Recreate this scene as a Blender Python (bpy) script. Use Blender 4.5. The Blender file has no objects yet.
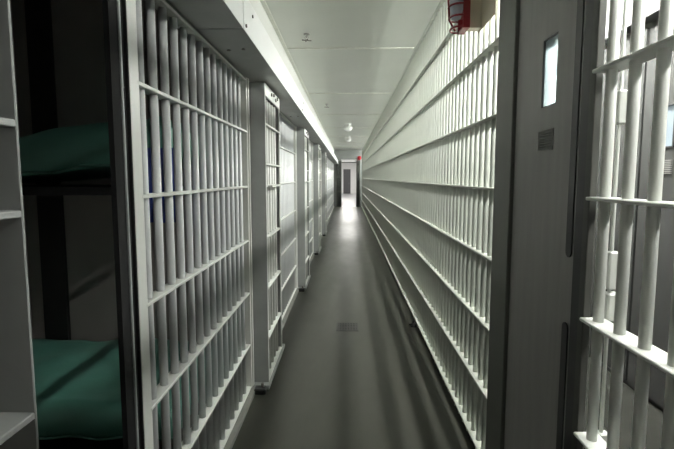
import bpy, bmesh, math, random
from mathutils import Vector, Matrix
random.seed(7)
S = bpy.context.scene
C = S.collection
PI = math.pi

# ------------------------------------------------------------------ materials
def nodes_of(name):
    m = bpy.data.materials.new(name)
    m.use_nodes = True
    nt = m.node_tree
    return m, nt, nt.nodes['Principled BSDF']

def paint(name, col, rough=0.4, var=0.06, scale=6.0, bump=0.04, bscale=60.0, metal=0.0, stretch=(1, 1, 1), spec=0.5):
    m, nt, b = nodes_of(name)
    N, L = nt.nodes, nt.links
    tc = N.new('ShaderNodeTexCoord')
    mp = N.new('ShaderNodeMapping'); mp.inputs['Scale'].default_value = stretch
    L.new(tc.outputs['Object'], mp.inputs['Vector'])
    n1 = N.new('ShaderNodeTexNoise'); n1.inputs['Scale'].default_value = scale; n1.inputs['Detail'].default_value = 5
    L.new(mp.outputs['Vector'], n1.inputs['Vector'])
    r = N.new('ShaderNodeValToRGB')
    r.color_ramp.elements[0].position = 0.3; r.color_ramp.elements[1].position = 0.7
    r.color_ramp.elements[0].color = [c * (1 - var) for c in col] + [1]
    r.color_ramp.elements[1].color = [min(1, c * (1 + var)) for c in col] + [1]
    L.new(n1.outputs['Fac'], r.inputs['Fac'])
    L.new(r.outputs['Color'], b.inputs['Base Color'])
    b.inputs['Roughness'].default_value = rough
    b.inputs['Metallic'].default_value = metal
    b.inputs['Specular IOR Level'].default_value = spec
    if bump:
        n2 = N.new('ShaderNodeTexNoise'); n2.inputs['Scale'].default_value = bscale; n2.inputs['Detail'].default_value = 3
        L.new(tc.outputs['Object'], n2.inputs['Vector'])
        bp = N.new('ShaderNodeBump'); bp.inputs['Strength'].default_value = bump; bp.inputs['Distance'].default_value = 0.01
        L.new(n2.outputs['Fac'], bp.inputs['Height'])
        L.new(bp.outputs['Normal'], b.inputs['Normal'])
    return m

def glow(name, col, strength):
    m, nt, b = nodes_of(name)
    b.inputs['Base Color'].default_value = (*col, 1)
    b.inputs['Emission Color'].default_value = (*col, 1)
    b.inputs['Emission Strength'].default_value = strength
    return m

def wired_glass(name):
    m, nt, b = nodes_of(name)
    N, L = nt.nodes, nt.links
    tr = N.new('ShaderNodeBsdfTransparent'); tr.inputs['Color'].default_value = (.80, .88, .87, 1)
    gl = N.new('ShaderNodeBsdfGlossy'); gl.inputs['Roughness'].default_value = .12
    wire = N.new('ShaderNodeBsdfDiffuse'); wire.inputs['Color'].default_value = (.25, .3, .3, 1)
    mx = N.new('ShaderNodeMixShader'); mx.inputs['Fac'].default_value = .06
    L.new(tr.outputs[0], mx.inputs[1]); L.new(gl.outputs[0], mx.inputs[2])
    tc = N.new('ShaderNodeTexCoord')
    n = N.new('ShaderNodeTexNoise'); n.inputs['Scale'].default_value = 30; n.inputs['Detail'].default_value = 4
    L.new(tc.outputs['Object'], n.inputs['Vector'])
    rp = N.new('ShaderNodeValToRGB')
    rp.color_ramp.elements[0].position = .52; rp.color_ramp.elements[0].color = (0, 0, 0, 1)
    rp.color_ramp.elements[1].position = .7; rp.color_ramp.elements[1].color = (.45, .45, .45, 1)
    L.new(n.outputs['Fac'], rp.inputs['Fac'])
    m2 = N.new('ShaderNodeMixShader')
    L.new(rp.outputs['Color'], m2.inputs['Fac'])
    L.new(mx.outputs[0], m2.inputs[1]); L.new(wire.outputs[0], m2.inputs[2])
    tl = N.new('ShaderNodeBsdfTranslucent'); tl.inputs['Color'].default_value = (.78, .86, .9, 1)
    m3 = N.new('ShaderNodeMixShader'); m3.inputs['Fac'].default_value = .45
    L.new(m2.outputs[0], m3.inputs[1]); L.new(tl.outputs[0], m3.inputs[2])
    L.new(m3.outputs[0], N['Material Output'].inputs['Surface'])
    return m

def floor_mat():
    m, nt, b = nodes_of('sealed_concrete')
    N, L = nt.nodes, nt.links
    tc = N.new('ShaderNodeTexCoord')
    n = N.new('ShaderNodeTexNoise'); n.inputs['Scale'].default_value = 2.2; n.inputs['Detail'].default_value = 9; n.inputs['Roughness'].default_value = .65
    mp = N.new('ShaderNodeMapping'); mp.inputs['Scale'].default_value = (2.0, .6, 1)
    L.new(tc.outputs['Object'], mp.inputs['Vector']); L.new(mp.outputs['Vector'], n.inputs['Vector'])
    r = N.new('ShaderNodeValToRGB')
    r.color_ramp.elements[0].position = .3; r.color_ramp.elements[0].color = (.044, .044, .036, 1)
    r.color_ramp.elements[1].position = .72; r.color_ramp.elements[1].color = (.066, .066, .055, 1)
    L.new(n.outputs['Fac'], r.inputs['Fac']); L.new(r.outputs['Color'], b.inputs['Base Color'])
    n3 = N.new('ShaderNodeTexNoise'); n3.inputs['Scale'].default_value = 3; n3.inputs['Detail'].default_value = 2
    L.new(mp.outputs['Vector'], n3.inputs['Vector'])
    mr = N.new('ShaderNodeMapRange'); mr.inputs['To Min'].default_value = .28; mr.inputs['To Max'].default_value = .36
    L.new(n3.outputs['Fac'], mr.inputs['Value']); L.new(mr.outputs['Result'], b.inputs['Roughness'])
    b.inputs['Specular IOR Level'].default_value = .28
    n2 = N.new('ShaderNodeTexNoise'); n2.inputs['Scale'].default_value = 9; n2.inputs['Detail'].default_value = 1
    L.new(tc.outputs['Object'], n2.inputs['Vector'])
    bp = N.new('ShaderNodeBump'); bp.inputs['Strength'].default_value = .008; bp.inputs['Distance'].default_value = .01
    L.new(n2.outputs['Fac'], bp.inputs['Height']); L.new(bp.outputs['Normal'], b.inputs['Normal'])
    return m

M = dict(
    white=paint('white_gloss_steel_paint', (.74, .75, .71), .33, .03, 5, .05, 45),
    rail=paint('white_grille_paint', (.54, .56, .505), .38, .04, 6, .05, 45),
    grey=paint('pale_grey_steel_paint', (.66, .67, .67), .36, .05, 5, .05, 45),
    stile=paint('grey_stile_paint', (.35, .36, .35), .45, .06, 7, .08, 40),
    beam=paint('white_sheet_steel', (.90, .91, .89), .35, .02, 3, .02, 20),
    ceil=paint('ceiling_white_paint', (.58, .59, .545), .3, .03, 2.0, .05, 7),
    batten=paint('ceiling_batten_paint', (.72, .72, .66), .4, .08, 20, .05, 60),
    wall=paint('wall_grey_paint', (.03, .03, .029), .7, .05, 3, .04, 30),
    farwall=paint('end_wall_paint', (.27, .28, .27), .5, .05, 3, .04, 30),
    cell=paint('cell_wall_paint', (.33, .30, .285), .5, .1, 2, .05, 25),
    bulk=paint('bulkhead_paint', (.70, .71, .67), .4, .03, 3, .03, 30),
    door=paint('door_grey_paint', (.30, .292, .282), .5, .07, 4, .03, 30, stretch=(6, 6, .5)),
    post=paint('post_dark_paint', (.12, .125, .11), .5, .06, 5, .04, 40),
    postlight=paint('post_grey_paint', (.075, .075, .068), .6, .06, 5, .04, 40),
    dark=paint('dark_slot_steel', (.03, .03, .032), .5, .1, 5, 0),
    black=paint('black_steel', (.018, .018, .018), .45, .1, 5, 0),
    brown=paint('dark_bunk_paint', (.045, .045, .042), .45, .1, 5, .05, 40),
    green=paint('green_vinyl', (.08, .22, .175), .40, .12, 5, .12, 18),
    seam=paint('green_vinyl_piping', (.05, .13, .105), .45, .1, 5, 0),
    blue=paint('blue_cotton', (.03, .05, .24), .85, .15, 8, .2, 60),
    red=paint('red_enamel', (.42, .012, .018), .3, .05, 8, 0),
    cagered=paint('dark_red_enamel', (.22, .01, .016), .35, .05, 8, 0),
    beige=paint('beige_enamel', (.62, .57, .45), .4, .04, 6, .02),
    bolt=paint('worn_bolt_steel', (.22, .21, .19), .5, .2, 60, 0, metal=.5),
    chrome=paint('sprinkler_steel', (.35, .34, .32), .3, .1, 40, 0, metal=.8),
    concrete=paint('kerb_concrete', (.22, .22, .20), .6, .1, 6, .08, 30),
    roomwall=paint('far_room_white', (.80, .80, .79), .5, .02, 3, 0),
    roomdoor=paint('far_room_door_grey', (.07, .07, .075), .45, .05, 4, 0),
    globe=glow('globe_glass', (.62, .63, .6), .05),
    bulb=paint('lamp_glass', (.55, .60, .68), .15, .03, 5, 0),
    tube=glow('fluorescent_tube', (.98, 1, .95), 165),
    diff=glow('light_diffuser', (1, .99, .95), 1.5),
    fillglow=glow('glowing_fill_pane', (.9, .96, 1.0), .8),  # emission for the added windows, brightens the upper corridor
    pane=glow('glowing_door_pane', (.22, .26, .30), .5),  # pane itself glows, in place of light from behind the far door
    roomfloor=paint('far_room_vinyl_floor', (.26, .26, .27), .3, .05, 2, .02, 10),
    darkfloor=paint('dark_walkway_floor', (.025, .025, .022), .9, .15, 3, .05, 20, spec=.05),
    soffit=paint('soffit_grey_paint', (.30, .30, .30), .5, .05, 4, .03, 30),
    gap=paint('matt_dark_gap', (.02, .02, .02), .95, .1, 5, 0, spec=.05),
    glass=wired_glass('wired_glass'),
    floor=floor_mat(),
)

# ------------------------------------------------------------------ helpers
def box(bm, x0, x1, y0, y1, z0, z1, bev=0.0, seg=1):
    vs = [bm.verts.new((x, y, z)) for x in (x0, x1) for y in (y0, y1) for z in (z0, z1)]
    idx = [(0, 1, 3, 2), (4, 6, 7, 5), (0, 4, 5, 1), (2, 3, 7, 6), (0, 2, 6, 4), (1, 5, 7, 3)]
    fs = [bm.faces.new([vs[i] for i in f]) for f in idx]
    if bev:
        es = list({e for f in fs for e in f.edges})
        bmesh.ops.bevel(bm, geom=es, offset=bev, segments=seg, affect='EDGES', profile=.5)

def cyl(bm, p0, p1, r, n=14, r1=None, caps=True):
    p0, p1 = Vector(p0), Vector(p1)
    r1 = r if r1 is None else r1
    d = (p1 - p0).normalized()
    a = d.orthogonal().normalized(); b = d.cross(a)
    A = [bm.verts.new(p0 + (a * math.cos(t) + b * math.sin(t)) * r) for t in [2 * PI * i / n for i in range(n)]]
    B = [bm.verts.new(p1 + (a * math.cos(t) + b * math.sin(t)) * r1) for t in [2 * PI * i / n for i in range(n)]]
    for i in range(n):
        f = bm.faces.new((A[i], A[(i + 1) % n], B[(i + 1) % n], B[i])); f.smooth = True
    if caps:
        bm.faces.new(A[::-1]); bm.faces.new(B)

def tube(bm, pts, r, n=8, closed=False):
    pts = [Vector(p) for p in pts]
    rings = []
    k = len(pts)
    ref = None
    for i, p in enumerate(pts):
        if closed: d = (pts[(i + 1) % k] - pts[i - 1]).normalized()
        else: d = (pts[min(i + 1, k - 1)] - pts[max(i - 1, 0)]).normalized()
        a = d.orthogonal().normalized() if ref is None else (ref - d * ref.dot(d)).normalized()
        ref = a
        b = d.cross(a)
        rings.append([bm.verts.new(p + (a * math.cos(t) + b * math.sin(t)) * r) for t in [2 * PI * j / n for j in range(n)]])
    for i in range(k if closed else k - 1):
        A, B = rings[i], rings[(i + 1) % k]
        for j in range(n):
            f = bm.faces.new((A[j], A[(j + 1) % n], B[(j + 1) % n], B[j])); f.smooth = True
    if not closed:
        bm.faces.new(rings[0][::-1]); bm.faces.new(rings[-1])

def lathe(bm, prof, cx=0, cy=0, n=24):
    rings = []
    for r, z in prof:
        if r < 1e-5: rings.append([bm.verts.new((cx, cy, z))])
        else: rings.append([bm.verts.new((cx + r * math.cos(2 * PI * i / n), cy + r * math.sin(2 * PI * i / n), z)) for i in range(n)])
    for A, B in zip(rings, rings[1:]):
        for i in range(n):
            j = (i + 1) % n
            q = []
            for v in (A[i % len(A)], A[j % len(A)], B[j % len(B)], B[i % len(B)]):
                if v not in q: q.append(v)
            if len(q) > 2:
                f = bm.faces.new(q); f.smooth = True

def build(name, fn, mat, parent=None, loc=(0, 0, 0)):
    bm = bmesh.new()
    fn(bm)
    bmesh.ops.recalc_face_normals(bm, faces=bm.faces[:])
    me = bpy.data.meshes.new(name)
    bm.to_mesh(me); bm.free()
    me.materials.append(mat)
    o = bpy.data.objects.new(name, me)
    C.objects.link(o)
    o.location = loc
    if parent: o.parent = parent
    return o

def again(o, loc):
    c = o.copy(); C.objects.link(c); c.parent = o.parent; c.location = loc
    return c

def tag(o, label, cat, group=None):
    o['label'] = label; o['category'] = cat
    if group: o['group'] = group
    return o

def thing(name, label, cat, loc=(0, 0, 0), group=None):
    o = bpy.data.objects.new(name, None)
    o.empty_display_size = .1
    C.objects.link(o); o.location = loc
    return tag(o, label, cat, group)

def struct(name, fn, mat, parent=None):
    o = build(name, fn, mat, parent)
    if not parent: o['kind'] = 'structure'
    return o

def dup(root, loc, label=None):
    r = root.copy(); C.objects.link(r); r.location = loc
    if label: r['label'] = label
    for ch in list(root.children):
        c = ch.copy(); C.objects.link(c); c.parent = r
        for g in list(ch.children):
            d = g.copy(); C.objects.link(d); d.parent = c
    return r

def B(*a, **k):
    return lambda bm: box(bm, *a, **k)

# ------------------------------------------------------------------ key sizes (metres)
CE = 3.138            # ceiling height
END = 26.4            # end wall of the corridor
BACK = -3.0
XR = .7606            # front edge of right-hand crossbars
XL = -.7385           # front edge of left-hand crossbars
OUT = 2.24            # outer wall of the walkway behind the right-hand grille
CB = -2.35            # back wall of the cells

# ------------------------------------------------------------------ the setting
struct('floor', B(CB - .1, OUT + .1, BACK - .1, END + .05, -.12, 0), M['floor'])
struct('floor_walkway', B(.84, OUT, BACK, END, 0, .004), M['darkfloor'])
struct('ceiling', B(-.745, OUT + .1, BACK - .1, END + .05, CE, CE + .1), M['ceil'])
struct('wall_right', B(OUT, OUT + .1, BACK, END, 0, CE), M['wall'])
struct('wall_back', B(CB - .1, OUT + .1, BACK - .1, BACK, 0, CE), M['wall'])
struct('wall_cell_rear', B(CB - .1, CB, BACK, END, 0, 3.0), M['cell'])
struct('ceiling_cells', B(CB - .1, -.86, BACK, END, 3.0, 3.1), M['cell'])
struct('wall_left', B(-.86, -.745, BACK, END, 2.40, CE), M['bulk'])
PITCH = 3.27
for k in range(-1, 8):
    y = 3.40 + PITCH * k
    if y > END - .1: continue
    struct('wall_cell_side', B(CB, -.83, y, y + .12, 0, 3.0), M['cell'])
# soffit along the outer wall
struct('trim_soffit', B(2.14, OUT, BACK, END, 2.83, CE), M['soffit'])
struct('trim_soffit_shade', B(2.13, OUT, BACK, END, 2.79, 2.83), M['dark'])  # dark lip puts the soffit's shaded underside into colour
struct('baseboard_right', B(OUT - .012, OUT, BACK, END, 0, .035), M['black'])

def kerb(bm):
    box(bm, -.82, -.70, 1.55, END, 0, .035, .006)
struct('trim_kerb', kerb, M['concrete'])

# ceiling battens
for y in (2.72, 5.67, 8.62, 11.55, 14.55, 17.5, 20.45, 23.4):
    struct('trim_ceiling_joint', B(-.70, .755, y - .02, y + .02, CE - .012, CE, bev=.002), M['batten'])
struct('trim_ceiling_edge', B(-.742, -.70, BACK, END, CE - .008, CE, bev=.002), M['batten'])

# end wall with opening
EX0, EX1, EH = -.33, .475, 2.62
def endwall(bm):
    box(bm, CB, EX0 - .02, END, END + .12, 0, CE)
    box(bm, EX1 + .02, OUT + .1, END, END + .12, 0, CE)
    box(bm, EX0 - .02, EX1 + .02, END, END + .12, EH + .02, CE)
struct('wall_end', endwall, M['farwall'])

# room beyond the end wall
RZ = 48.0
def far_room(bm):
    box(bm, -2.6, -2.5, END + .12, RZ, 0, 3.2)
    box(bm, 2.5, 2.6, END + .12, RZ, 0, 3.2)
    box(bm, -2.6, 2.6, RZ, RZ + .1, 0, 3.2)
struct('wall_far_room', far_room, M['roomwall'])
struct('ceiling_far_room', B(-2.6, 2.6, END + .12, RZ + .1, 3.2, 3.3), M['roomwall'])
struct('floor_far_room', B(-2.6, 2.6, END + .05, RZ + .1, -.12, 0), M['roomfloor'])

# open end doors: dark barred leaves folded back towards the corridor
def end_leaf(x0, x1, label):
    t = thing('barred_end_door', label, 'door', ((x0 + x1) / 2, END - .06, .03))
    w = (x1 - x0) / 2
    def fr(bm):
        box(bm, -w, -w + .05, -.03, .03, 0, 2.52, .004)
        box(bm, w - .05, w, -.03, .03, 0, 2.52, .004)
        for z in (0, .8, 1.6, 2.47): box(bm, -w + .05, w - .05, -.025, .025, z, z + .05)
    build('door_frame', fr, M['post'], t)
    build('backing_sheet', B(-w + .05, w - .05, .005, .015, .05, 2.47), M['dark'], t)
    n = 3
    b = build('bar', lambda bm: cyl(bm, (0, -.008, .05), (0, -.008, 2.47), .011, 8), M['post'], t, (-w + .05 + (2 * w - .1) / (n + 1), 0, 0))
    for i in range(1, n): again(b, (-w + .05 + (2 * w - .1) * (i + 1) / (n + 1), 0, 0))
    return t
end_leaf(-.62, EX0, 'dark steel door leaf standing at the left of the corridor end opening')
end_leaf(EX1, .70, 'dark steel door leaf standing at the right of the corridor end opening, below the red bell')
t = thing('alarm_bell', 'small round red alarm bell high on the corridor end wall', 'alarm bell', (.645, END, 2.70))
build('gong', lambda bm: cyl(bm, (0, -.075, 0), (0, -.02, 0), .085, 20, .115), M['red'], t)
build('back_box', B(-.06, .06, -.02, 0, -.06, .06, bev=.004), M['red'], t)
build('hub', lambda bm: cyl(bm, (0, -.09, 0), (0, -.075, 0), .02, 10), M['chrome'], t)

# things seen in the far room
t = thing('far_room_door', 'dark grey door in the white room beyond the corridor', 'door', (-.06, RZ, 0))
build('door_leaf', B(-.36, .36, -.05, -.005, .02, 2.45, bev=.004), M['roomdoor'], t)
build('door_handle', lambda bm: cyl(bm, (.22, -.10, 1.05), (.22, -.05, 1.05), .03, 10), M['chrome'], t)
struct('trim_transom', B(EX0 - .02, EX1 + .02, END + .02, END + .08, 2.44, 2.48), M['post'])
for yy in (29.0, 34.0, 39.0, 44.0):
    t = thing('fluorescent_ceiling_light', 'white fluorescent ceiling light in the room beyond the corridor', 'ceiling light', (0, yy, 3.2), 'ceiling lights of the far room')
    build('housing', B(-.7, .7, -.12, .12, -.06, 0, bev=.01), M['beam'], t)
    build('diffuser', B(-.66, .66, -.10, .10, -.075, -.06), M['diff'], t)
    ld = bpy.data.lights.new('far_room_lamp', 'AREA'); ld.shape = 'RECTANGLE'; ld.size = 1.3; ld.size_y = .2; ld.energy = 105; ld.color = (1, .98, .93)
    lo = bpy.data.objects.new('far_room_lamp', ld); C.objects.link(lo); lo.location = (0, yy, 3.11)

# ------------------------------------------------------------------ right-hand grille
ORD = ['first', 'second', 'third', 'fourth', 'fifth', 'sixth', 'seventh', 'eighth', 'ninth', 'tenth', 'eleventh', 'twelfth']
BANDS_R = [3.10, 2.739, 2.358, 1.976, 1.594, 1.213, .831, .449, .068]
PB = 2.155; NB = 19; SP = PB / NB
def crossbar(bm, L, x0, x1, h):
    box(bm, x0, x1, .002, L - .002, -h, 0, .0025)
R0 = 2.485
gr = 'bar panels of the right-hand grille'
t = thing('bar_panel', 'white bar panel nearest the dark door post, red caged lamp fixed to it', 'bar panel', (XR, R0, 0), gr)
b = build('bar', lambda bm: cyl(bm, (0, 0, .002), (0, 0, CE - .002), .0165, 14), M['rail'], t, (.036, SP * .35, 0))
for i in range(1, NB): again(b, (.036, SP * (i + .35), 0))
c = build('crossbar', lambda bm: crossbar(bm, PB, 0, .072, .012), M['rail'], t, (0, 0, BANDS_R[0]))
for z in BANDS_R[1:]: again(c, (0, 0, z))
for i in range(1, 11):
    dup(t, (XR, R0 + PB * i, 0), 'white bar panel, %s of the right-hand grille counting from the dark door post' % ORD[i])
panel0 = t
# last narrow filler
t = thing('levelling_foot', 'small black foot on the floor under the right-hand grille', 'foot', (.735, 5.16, 0))
build('foot_pad', lambda bm: lathe(bm, [(0, 0), (.036, 0), (.036, .012), (.018, .022), (.018, .04), (0, .04)], n=14), M['black'], t)
build('foot_bolt', lambda bm: (cyl(bm, (0, 0, .035), (0, 0, .066), .011, 8), box(bm, -.05, -.01, -.012, .012, .018, .03)), M['black'], t)

# ------------------------------------------------------------------ solid steel door with window (right)
PX0 = .748
struct('trim_post_far', lambda bm: box(bm, PX0, .835, 2.215, 2.455, 0, CE, .004), M['post'])
struct('trim_post_near', lambda bm: box(bm, .754, .7785, 1.500, 1.535, 0, CE, .003), M['postlight'])
struct('trim_post_recess', lambda bm: box(bm, .762, .7785, 1.535, 1.60, 0, CE), M['dark'])
struct('trim_lintel', B(PX0 + .01, .80, 1.60, 2.215, 2.52, CE), M['post'])
DY0, DY1 = 1.60, 2.213
t = thing('steel_door', 'solid grey steel door with narrow glazed slot and small vent between the two dark posts', 'door', (.765, DY0, 0))
W0, W1, WB, WT = 1.803 - DY0, 1.935 - DY0, 1.921, 2.180
V0, V1, VB, VT = 1.805 - DY0, 1.948 - DY0, 1.753, 1.832
D = DY1 - DY0
def leaf(bm):
    x0, x1 = 0, .045
    box(bm, x0, x1, 0.002, W0, .015, 2.515); box(bm, x0, x1, W1, D - .002, .015, 2.515)
    box(bm, x0, x1, W0, W1, WT, 2.515); box(bm, x0, x1, W0, W1, VT, WB); box(bm, x0, x1, W0, W1, .015, VB)
    box(bm, .02, x1, W0, W1, VB, VT)
build('door_leaf', leaf, M['door'], t)
pn = build('window_pane', B(.008, .014, W0, W1, WB, WT), M['glass'], t)
def frame(bm):
    for a in ((W1 - .006, W1, WB, WT), (W0, W0 + .003, WB, WT), (W0, W1, WT - .006, WT), (W0, W1, WB, WB + .003)):
        box(bm, .002, .007, a[0], a[1], a[2], a[3])
build('window_frame', frame, M['dark'], t)
v = build('vent_grille', lambda bm: [box(bm, -.003, .004, V0, V0 + .006, VB, VT), box(bm, -.003, .004, V1 - .006, V1, VB, VT), box(bm, -.003, .004, V0, V1, VT - .005, VT), box(bm, -.003, .004, V0, V1, VB, VB + .005)], M['door'], t)
def vslats(bm):
    for q in range(7):
        z = VB + .005 + (VT - VB - .010) * (q + .5) / 7
        box(bm, -.001, .012, V0 + .006, V1 - .006, z - .0028, z + .0022)
build('vent_slats', vslats, M['door'], v)
def strip(z0, z1):
    def f(bm):
        n = 8; pts = []
        y0, y1 = .016, .058
        r = (y1 - y0) / 2; cy = (y0 + y1) / 2
        for i in range(n + 1):
            a = PI * i / n
            pts.append((cy + r * math.cos(a), z1 - r + r * math.sin(a)))
        for i in range(n + 1):
            a = PI + PI * i / n
            pts.append((cy + r * math.cos(a), z0 + r + r * math.sin(a)))
        A = [bm.verts.new((-.004, p[0], p[1])) for p in pts]; Bv = [bm.verts.new((.0005, p[0], p[1])) for p in pts]
        bm.faces.new(A); bm.faces.new(Bv[::-1])
        for i in range(len(pts)):
            j = (i + 1) % len(pts)
            bm.faces.new((A[i], Bv[i], Bv[j], A[j]))
    return f
for z0, z1 in ((.10, 1.145), (1.375, 2.48)):
    build('edge_slot_shade', strip(z0, z1), M['dark'], t)  # dark plates stand in for the shaded gap at the leaf edge

# ------------------------------------------------------------------ barred gate beside the camera (right)
BANDS_G = [2.735, 2.353, 1.972, 1.590, 1.209, .828, .447, .066]
G1, G0 = 1.488, .42
LG = G1 - G0
t = thing('barred_gate', 'white barred gate at the right edge, beside the solid steel door', 'gate', (.735, G0, 0))
gb = build('bar', lambda bm: cyl(bm, (0, 0, .005), (0, 0, 3.12), .0155, 18), M['white'], t, (.036, 1.440 - G0, 0))
y = 1.440 - .1145
while y > G0 + .03:
    again(gb, (.036, y - G0, 0)); y -= .1145
c = build('crossbar', lambda bm: crossbar(bm, LG, 0, .075, .011), M['white'], t, (0, 0, BANDS_G[0]))
for z in BANDS_G[1:]: again(c, (0, 0, z))
t = thing('locking_rod', 'thin white locking rod with lugs standing behind the barred gate', 'locking rod', (.822, 1.481, 0))
build('rod', lambda bm: cyl(bm, (0, 0, .01), (0, 0, 3.1), .006, 8), M['white'], t)
for z, h in ((1.86, .05), (1.36, .06), (.78, .05)):
    lg = build('lug', B(-.012, .022, -.016, .016, z - h, z + h, bev=.004), M['white'], t)
build('lock_block', B(-.012, .030, -.020, .020, 1.20, 1.29, bev=.005), M['white'], t)

# ------------------------------------------------------------------ outer wall: second steel door + added glowing windows
t = thing('steel_door', 'grey steel door with window and vent in the far wall behind the barred gate', 'door', (OUT, 2.72, 0))
w0, w1 = 3.29 - 2.72, 3.455 - 2.72
def leaf2(bm):
    box(bm, -.035, -.002, 0, w0, .05, 2.6); box(bm, -.035, -.002, w1, .93, .05, 2.6)
    box(bm, -.035, -.002, w0, w1, 2.15, 2.6); box(bm, -.035, -.002, w0, w1, .05, 1.852)
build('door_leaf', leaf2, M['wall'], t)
def fr2(bm):
    box(bm, -.045, -.002, w1 - .014, w1, 1.852, 2.15); box(bm, -.045, -.002, w0, w0 + .012, 1.852, 2.15)
    box(bm, -.045, -.002, w0, w1, 2.138, 2.15); box(bm, -.045, -.002, w0, w1, 1.852, 1.862)
build('window_frame', fr2, M['dark'], t)
build('window_pane', B(-.02, -.012, w0 + .01, w1 - .012, 1.86, 2.14), M['pane'], t)
def vent2(bm):
    for i in range(8):
        z = 1.675 + i * .0125
        box(bm, -.045, -.034, w0 + .01, w1 + .006, z, z + .006)
build('vent_grille', vent2, M['door'], t)
# added row of high windows, panes glow as fill light
for n_, y0 in enumerate([4.3 + 2.75 * q for q in range(8)]):
    y1, z0, z1 = y0 + 2.6, 2.16, 2.80
    def wf(bm):
        box(bm, OUT - .03, OUT, y0, y1, z1 - .03, z1); box(bm, OUT - .03, OUT, y0, y1, z0, z0 + .03)
        for yy in (y0, (y0 + y1) / 2 - .015, y1 - .03): box(bm, OUT - .03, OUT, yy, yy + .03, z0 + .03, z1 - .03)
    w = struct('window_%d' % (n_ + 1), wf, M['beam'])
    build('pane', B(OUT - .012, OUT - .004, y0 + .03, y1 - .03, z0 + .03, z1 - .03), M['fillglow'], w)
struct('trim_wall_panel', lambda bm: [box(bm, OUT - .02, OUT, yy, yy + .05, .03, 2.75) for yy in (2.60, 3.70, 4.25)], M['wall'])

# fluorescent fixtures along the walkway ceiling
LX = 1.56
first = None
for y in [.75] + [2.2 + 1.45 * q for q in range(17)]:
    if first is None:
        t = thing('ceiling_strip_light', 'white fluorescent strip fixture on the walkway ceiling behind the right-hand grille', 'light fixture', (LX, y, CE), 'strip lights over the walkway')
        build('housing', B(-.06, .06, -.62, .62, -.04, 0, bev=.006), M['beam'], t)
        build('end_cap', lambda bm: [box(bm, -.055, .055, q - .012, q + .012, -.115, -.04) for q in (-.602, .602)], M['beam'], t)
        for sx in (-.03, .03):
            build('tube', lambda bm: cyl(bm, (sx, -.59, -.085), (sx, .59, -.085), .017, 10), M['tube'], t)
        first = t
    else:
        dup(first, (LX, y, CE))

# ------------------------------------------------------------------ left-hand cell fronts
BANDS_L = [2.36, 1.989, 1.587, 1.185, .783, .381, .045]
F0, F1 = 1.635, 3.47
LF = F1 - F0
def make_front():
    t = thing('barred_cell_front', 'white barred cell front nearest the camera, green mattresses visible through its bars', 'cell front', (XL, F0, 0), 'fixed barred fronts of the left-hand cells')
    s = build('stile', B(-.012, 0, 0, .072, .035, 2.372, bev=.002), M['white'], t)
    n = 14
    b = build('bar', lambda bm: cyl(bm, (0, 0, .035), (0, 0, 2.372), .0175, 14), M['grey'], t, (-.03, .145, 0))
    for i in range(1, n): again(b, (-.03, .145 + .1235 * i, 0))
    c = build('crossbar', B(-.058, 0.001, .06, LF + .04, -.014, 0, bev=.002), M['white'], t, (0, 0, BANDS_L[0]))
    for z in BANDS_L[1:]: again(c, (0, 0, z))
    return t
front = make_front()
for k in range(1, 10):
    yk = F0 + PITCH * k if k <= 4 else F0 + PITCH * 4 + (LF + .045) * (k - 4)
    if k > 9: break
    dup(front, (XL, yk, 0), 'white barred cell front, %s along the left side of the corridor' % ORD[k])

# jamb by the open first doorway and between cells
def jamb(y0):
    def f(bm):
        box(bm, -.80, XL - .012, y0, y0 + .012, .0, 2.372)
        box(bm, -.775, XL - .006, y0 + .022, y0 + .034, .0, 2.372)
        box(bm, -.80, XL - .02, y0 + .034, y0 + .09, 0, 2.372)
    return f
struct('trim_jamb_shade', lambda bm: [box(bm, -.768, -.7505, 1.53, 1.625, 0, 2.40), box(bm, -.80, -.7405, 1.625, 1.634, 0, 2.372)], M['gap'])  # dark boxes painted in for the shade of an open channel
struct('trim_jamb_edge', lambda bm: box(bm, -.752, -.744, 1.59, 1.60, 0, 2.372, .002), M['stile'])
for k in range(0, 4):
    y0 = 3.475 + PITCH * k
    def f(bm):
        box(bm, XL - .06, XL + .004, y0 + .03, y0 + .055, 0, 2.372, .003)
        box(bm, XL - .06, XL + .012, y0 + .065, y0 + .095, 0, 2.372, .003)
        box(bm, XL - .06, XL - .02, y0 + .035, y0 + .11, 0, 2.372)
    struct('trim_cell_post', f, M['white'])

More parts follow.
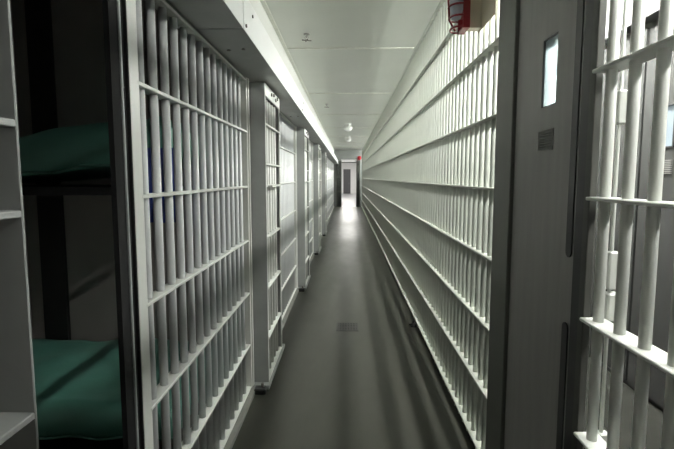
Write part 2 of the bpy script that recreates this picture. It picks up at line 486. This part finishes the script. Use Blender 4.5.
# sliding barred doors, all slid open
DF, DD, DW = -.618, .115, .775
BANDS_D = [2.06, 1.757, 1.588, 1.187, .786, .384, .05]
def make_door(full, label, y0, dw=DW):
    mat = M['white'] if full else M['stile']
    t = thing('sliding_cell_door', label, 'cell door', (DF, y0, 0), 'sliding barred doors of the left-hand cells')
    st = build('stile', B(-DD, 0, 0, .006, .04, 2.352, bev=.002), M['stile'], t)
    again(st, (0, dw - .006, 0))
    fl = build('edge_strip', B(-.008, .001, 0.006, .03, .04, 2.28), M['white'], t)
    if full: again(fl, (0, dw - .035, 0))
    cp = build('cap_plate', B(-.012, .002, .006, dw - .006, 2.262, 2.352, bev=.002), M['white'], t)
    def bolts(bm):
        for yy, zz in ((.30, 2.31), (.42, 2.325), (.52, 2.30), (.62, 2.325)):
            cyl(bm, (.002, yy, zz), (.012, yy, zz), .014, 8)
    build('bolt', bolts, M['bolt'], cp)
    n = 5
    b = build('bar', lambda bm: cyl(bm, (0, 0, .04), (0, 0, 2.262), .0155, 14), M['white'], t, (-.035, .12, 0))
    for i in range(1, n): again(b, (-.035, .12 + (dw - .24) * i / (n - 1), 0))
    c = build('crossbar', B(-.07, .0, .007, dw - .007, -.014, 0, bev=.002), mat, t, (0, 0, BANDS_D[0]))
    for z in BANDS_D[1:]: again(c, (0, 0, z))
    build('food_slot_shelf', B(-.0, .035, .10, dw - .20, 1.574, 1.588, bev=.002), M['white'], t)
    return t
# first one: its far stile shows at the left edge
d0 = make_door(False, 'grey-white sliding cell door at the left edge, slid open beside the dark cell', .118)
d1 = make_door(True, 'white sliding cell door with bolted cap plate, standing out just past the nearest barred cell front', 3.595)
for k in range(1, 4):
    dup(d1, (DF, 3.595 + PITCH * k, 0), 'white sliding cell door, %s down the left side of the corridor' % ORD[k + 1])
for k in range(0, 4):
    y0 = 3.52 + PITCH * k
    def sill(bm):
        box(bm, -.74, -.605, y0 + .02, y0 + .96, 0, .038, .006)
    struct('trim_sill', sill, M['stile'])
    tt = thing('floor_guide', 'dark steel door guide on the floor at the foot of the %s sliding door' % ORD[k + 1], 'door guide', (-.66, y0 - .02, 0), 'guides at the feet of the sliding doors')
    build('guide_block', B(-.05, .04, -.05, .03, 0, .045, bev=.008), M['black'], tt)
    build('guide_pin', lambda bm: cyl(bm, (.01, 0, .04), (.01, 0, .075), .012, 8), M['bolt'], tt)

# door mechanism housing: sheet steel boxes end to end
HP = 2.972; H0y = 2.40
def make_housing():
    t = thing('mechanism_housing', 'white sheet steel door housing overhead, second from the camera along the left side', 'housing', (-.51, H0y, 2.373), 'door mechanism housings over the left-hand cells')
    L = HP - .012
    def cov(bm):
        box(bm, -.003, 0, 0, L, 0, .185)
        box(bm, -.235, -.003, 0, L, .178, .185)
    build('front_cover', cov, M['beam'], t)
    build('soffit_plate', B(-.235, -.003, 0, L, 0, .003), M['stile'], t)
    bm0 = [(-.17, .38), (-.08, .36)]
    for x, y in bm0:
        build('bolt', lambda bm: cyl(bm, (x, y, -.006), (x, y, 0), .011, 8), M['bolt'], t)
    for y, z in ((.05, .03), (.22, .13)):
        build('bolt', lambda bm: cyl(bm, (0, y, z), (.006, y, z), .009, 8), M['bolt'], t)
    return t
h = make_housing()
lab = {-2: 'white sheet steel door housing above the camera, out at the top left', -1: 'white sheet steel door housing overhead at the top left corner, nearest the camera'}
for k in [-1, 1, 2, 3, 4, 5, 6, 7]:
    if H0y + HP * (k + 1) > END: break
    dup(h, (-.51, H0y + HP * k, 2.373), lab.get(k) or 'white sheet steel door housing, %s from the camera along the left side' % ORD[k + 1])

# ------------------------------------------------------------------ first cell: bunk bed, mattresses, blanket
BY0, BY1 = 2.34, 3.36
BX0, BX1 = CB + .02, -.89
bw = BX1 - BX0
bd = BY1 - BY0
for zz, lb in ((.30, 'dark steel lower bunk shelf under the creased green mattress'), (1.588, 'dark steel upper bunk shelf high inside the open cell')):
    t = thing('bunk_shelf', lb, 'bunk', (BX0, BY0, zz))
    build('shelf_pan', B(0, bw, .05, bd + .01, 0, .012), M['gap'], t)
    build('shelf_rim', B(0, bw, .05, .062, -.03, 0), M['gap'], t)
    build('end_bracket', lambda bm: [box(bm, bw - .012, bw, .062, bd + .01, -.04, 0)], M['brown'], t)
struct('trim_cell_strip', B(BX0 + .09, BX0 + .26, 3.375, 3.40, 0, 3.0), M['black'])  # plain black strip up the end partition of the cell
struct('trim_cell_batten', B(-2.075, -2.06, 3.392, 3.40, 0, 1.6), M['wall'])

def mattress(name, label, z, hgt, x0, x1, y0, y1, lift, seed):
    rnd = random.Random(seed)
    t = thing(name, label, 'mattress', (x0, y0, z))
    nx, ny = 40, 22
    L, W = x1 - x0, y1 - y0
    ph = [rnd.uniform(0, 6.28) for _ in range(8)]
    def top(u, v):
        e = min(u * L, (1 - u) * L, v * W, (1 - v) * W)
        r = .045
        edge = 1 if e > r else math.sqrt(max(0, 1 - ((r - e) / r) ** 2))
        wr = .010 * math.sin(9 * u + 6 * v + ph[0]) + .005 * math.sin(17 * u - 11 * v + ph[1]) + .004 * math.sin(31 * u + 5 * v + ph[2])
        return hgt * (.72 + .28 * edge) + wr * edge + lift * u ** 1.5
    def fn(bm):
        g = [[bm.verts.new((u * L / nx, v * W / ny + .008 * math.sin(u * .9 + ph[3]) * (1 if v in (0,) else 0), top(u / nx, v / ny))) for v in range(ny + 1)] for u in range(nx + 1)]
        lo = [[bm.verts.new((u * L / nx, v * W / ny, lift * (u / nx) ** 1.5 * .95 + .004 + (.008 * math.sin(u * .8 + ph[4]) if v == 0 else 0))) for v in range(ny + 1)] for u in range(nx + 1)]
        for u in range(nx):
            for v in range(ny):
                f = bm.faces.new((g[u][v], g[u + 1][v], g[u + 1][v + 1], g[u][v + 1])); f.smooth = True
                f = bm.faces.new((lo[u][v], lo[u][v + 1], lo[u + 1][v + 1], lo[u + 1][v])); f.smooth = True
        for u in range(nx):
            for a in (0, ny):
                f = bm.faces.new((g[u][a], g[u + 1][a], lo[u + 1][a], lo[u][a])); f.smooth = True
        for v in range(ny):
            for a in (0, nx):
                f = bm.faces.new((g[a][v], g[a][v + 1], lo[a][v + 1], lo[a][v])); f.smooth = True
    build('cover', fn, M['green'], t)
    def pip(bm):
        tube(bm, [(u * L / nx, -.004, lift * (u / nx) ** 1.5 * .95 + .012 + .008 * math.sin(u * .8 + ph[4])) for u in range(nx + 1)], .006, 6)
    build('piping', pip, M['seam'], t)
    return t
mattress('mattress', 'green vinyl mattress on the upper bunk inside the open cell', 1.602, .208, BX0 + .01, BX1 + .01, BY0 - .02, BY1 - .02, .15, 3)
mattress('mattress', 'green vinyl mattress on the lower bunk inside the open cell', .314, .17, BX0 + .01, BX1 + .01, BY0 - .06, BY1 - .02, .0, 9)

def blanket(bm):
    n, m_ = 16, 10
    rows = []
    for s in (0, .008):
        g = []
        for i in range(n + 1):
            row = []
            for j in range(m_ + 1):
                u = i / n; v = j / m_
                row.append(bm.verts.new((-.11 + .22 * u, 0 + s + .018 * math.sin(u * 15 + v * 2) * (.4 + .6 * v), -.36 * v)))
            g.append(row)
        rows.append(g)
    for s, g in enumerate(rows):
        for i in range(n):
            for j in range(m_):
                f = bm.faces.new((g[i][j], g[i + 1][j], g[i + 1][j + 1], g[i][j + 1])); f.smooth = True
    a, c = rows
    for i in range(n):
        for j in (0, m_):
            bm.faces.new((a[i][j], a[i + 1][j], c[i + 1][j], c[i][j]))
    for j in range(m_):
        for i in (0, n):
            bm.faces.new((a[i][j], a[i][j + 1], c[i][j + 1], c[i][j]))
bl = build('blanket', blanket, M['blue'], None, (-.915, BY0 - .056, 1.79))
tag(bl, 'blue blanket hanging beside the upper bunk, seen between the nearest cell bars', 'blanket')

# ------------------------------------------------------------------ ceiling things
for (y, lab_) in ((13.45, 'round white globe lamp on the corridor ceiling, nearer of the two'), (17.45, 'round white globe lamp on the corridor ceiling, farther of the two')):
    t = thing('globe_ceiling_lamp', lab_, 'ceiling lamp', (.01, y, CE), 'globe lamps on the corridor ceiling')
    build('base', lambda bm: lathe(bm, [(0, 0), (.10, 0), (.10, -.02), (.075, -.035), (0, -.035)]), M['beam'], t)
    build('globe', lambda bm: lathe(bm, [(.07, -.035), (.11, -.06), (.125, -.11), (.115, -.16), (.08, -.20), (.035, -.22), (0, -.225)]), M['globe'], t)
for (y, lab_) in ((5.12, 'small sprinkler head on the corridor ceiling nearest the camera'), (9.88, 'small sprinkler head on the corridor ceiling, farther along')):
    t = thing('ceiling_sprinkler', lab_, 'sprinkler', (-.43, y, CE), 'ceiling sprinklers')
    build('escutcheon', lambda bm: lathe(bm, [(0, 0), (.035, 0), (.03, -.012), (0, -.012)], n=16), M['chrome'], t)
    build('body', lambda bm: (cyl(bm, (0, 0, -.012), (0, 0, -.04), .009, 8), tube(bm, [(-.009, 0, -.02), (-.022, 0, -.04), (0, 0, -.065)], .003, 6), tube(bm, [(.009, 0, -.02), (.022, 0, -.04), (0, 0, -.065)], .003, 6)), M['chrome'], t)
    def defl(bm):
        cyl(bm, (0, 0, -.066), (0, 0, -.063), .016, 10)
        for a in range(4):
            c_, s_ = math.cos(a * PI / 2 + .3), math.sin(a * PI / 2 + .3)
            tube(bm, [(0, 0, -.0645), (c_ * .05, s_ * .05, -.0645)], .006, 6)
    build('deflector', defl, M['bolt'], t)

# floor drain
t = thing('floor_drain', 'dark cast floor drain grate in the middle of the corridor floor', 'floor drain', (0, 5.12, 0))
build('frame', lambda bm: [box(bm, -.12, .12, -.14, -.122, 0, .004), box(bm, -.12, .12, .122, .14, 0, .004), box(bm, -.12, -.104, -.122, .122, 0, .004), box(bm, .104, .12, -.122, .122, 0, .004)], M['brown'], t)
build('sump', B(-.104, .104, -.122, .122, 0, .0015), M['black'], t)
def slots(bm):
    for i in range(7):
        x = -.104 + .208 * (i + .5) / 7
        box(bm, x - .007, x + .007, -.122, .122, .0015, .004)
    for yy in (-.05, .05): box(bm, -.104, .104, yy - .008, yy + .008, .0015, .004)
build('grate', slots, M['brown'], t)

# caged lamp on the right-hand grille
t = thing('caged_lamp', 'red wire caged lamp on a beige box fixed high on the right-hand bars', 'lamp', (.7602, 2.82, 2.49))
build('back_plate', B(-.006, 0, -.27, .06, -.005, .62, bev=.002), M['beige'], t)
build('junction_box', B(-.077, -.006, -.02, .045, .0, .58, bev=.004), M['beige'], t)
CZ0, CZ1 = -.005, .57
def ring(bm):
    box(bm, -.115, -.077, -.05, -.04, CZ0, CZ1); box(bm, -.115, -.077, .075, .085, CZ0, CZ1)
    for q in range(8):
        z = CZ0 + (CZ1 - CZ0 - .012) * q / 7
        box(bm, -.113, -.079, -.04, .075, z, z + .012)
cg = build('cage', ring, M['cagered'], t)
def wires(bm):
    for k in range(10):
        z = CZ0 + .008 + (CZ1 - CZ0 - .016) * k / 9
        dz = -.0
        pts = []
        for i in range(13):
            a = PI * i / 12
            bulge = .078 * math.sin(a) ** .7 if 0 < i < 12 else 0
            sag = math.sin(PI * k / 9)
            bulge *= (.75 + .25 * sag)
            pts.append((-.113 - bulge, .0175 + .068 * math.cos(a), z))
        tube(bm, pts, .006, 6)
    for yy in (0,):
        pts = []
        for k in range(11):
            z = CZ0 + (CZ1 - CZ0) * k / 10
            s = math.sin(PI * k / 10)
            b_ = (.078 * math.sqrt(1 - (yy / .093) ** 2)) * (.75 + .25 * s) if 0 < k < 10 else 0.03
            pts.append((-.113 - b_, .0175 + yy, z))
        tube(bm, pts, .006, 6)
build('cage_wire', wires, M['cagered'], cg)
def bulb(bm):
    n = 16
    prof = [(0, .05), (.025, .06), (.038, .11), (.04, .30), (.038, .44), (.025, .50), (0, .51)]
    lathe(bm, prof, -.140, .0175, n)
build('lamp_glass', bulb, M['bulb'], t)

# ------------------------------------------------------------------ camera, world, view
cam = bpy.data.cameras.new('camera')
cam.sensor_width = 36; cam.sensor_fit = 'HORIZONTAL'
cam.lens = 474.8 / 674 * 36
cam.clip_start = .02
co = bpy.data.objects.new('camera', cam); C.objects.link(co)
co.location = (0, 0, 1.65)
co.rotation_euler = (PI / 2 - .0992, 0, .0221)
S.camera = co
w = bpy.data.worlds.new('world'); S.world = w
w.use_nodes = True
w.node_tree.nodes['Background'].inputs['Color'].default_value = (.5, .55, .6, 1)
w.node_tree.nodes['Background'].inputs['Strength'].default_value = .05
S.view_settings.view_transform = 'Standard'
S.view_settings.look = 'None'
S.view_settings.exposure = 0.34
S.view_settings.gamma = 1.0
S.view_settings.use_curve_mapping = False
S.cycles.use_denoising = True
S.cycles.max_bounces = 10
S.cycles.diffuse_bounces = 6
S.cycles.sample_clamp_indirect = 6
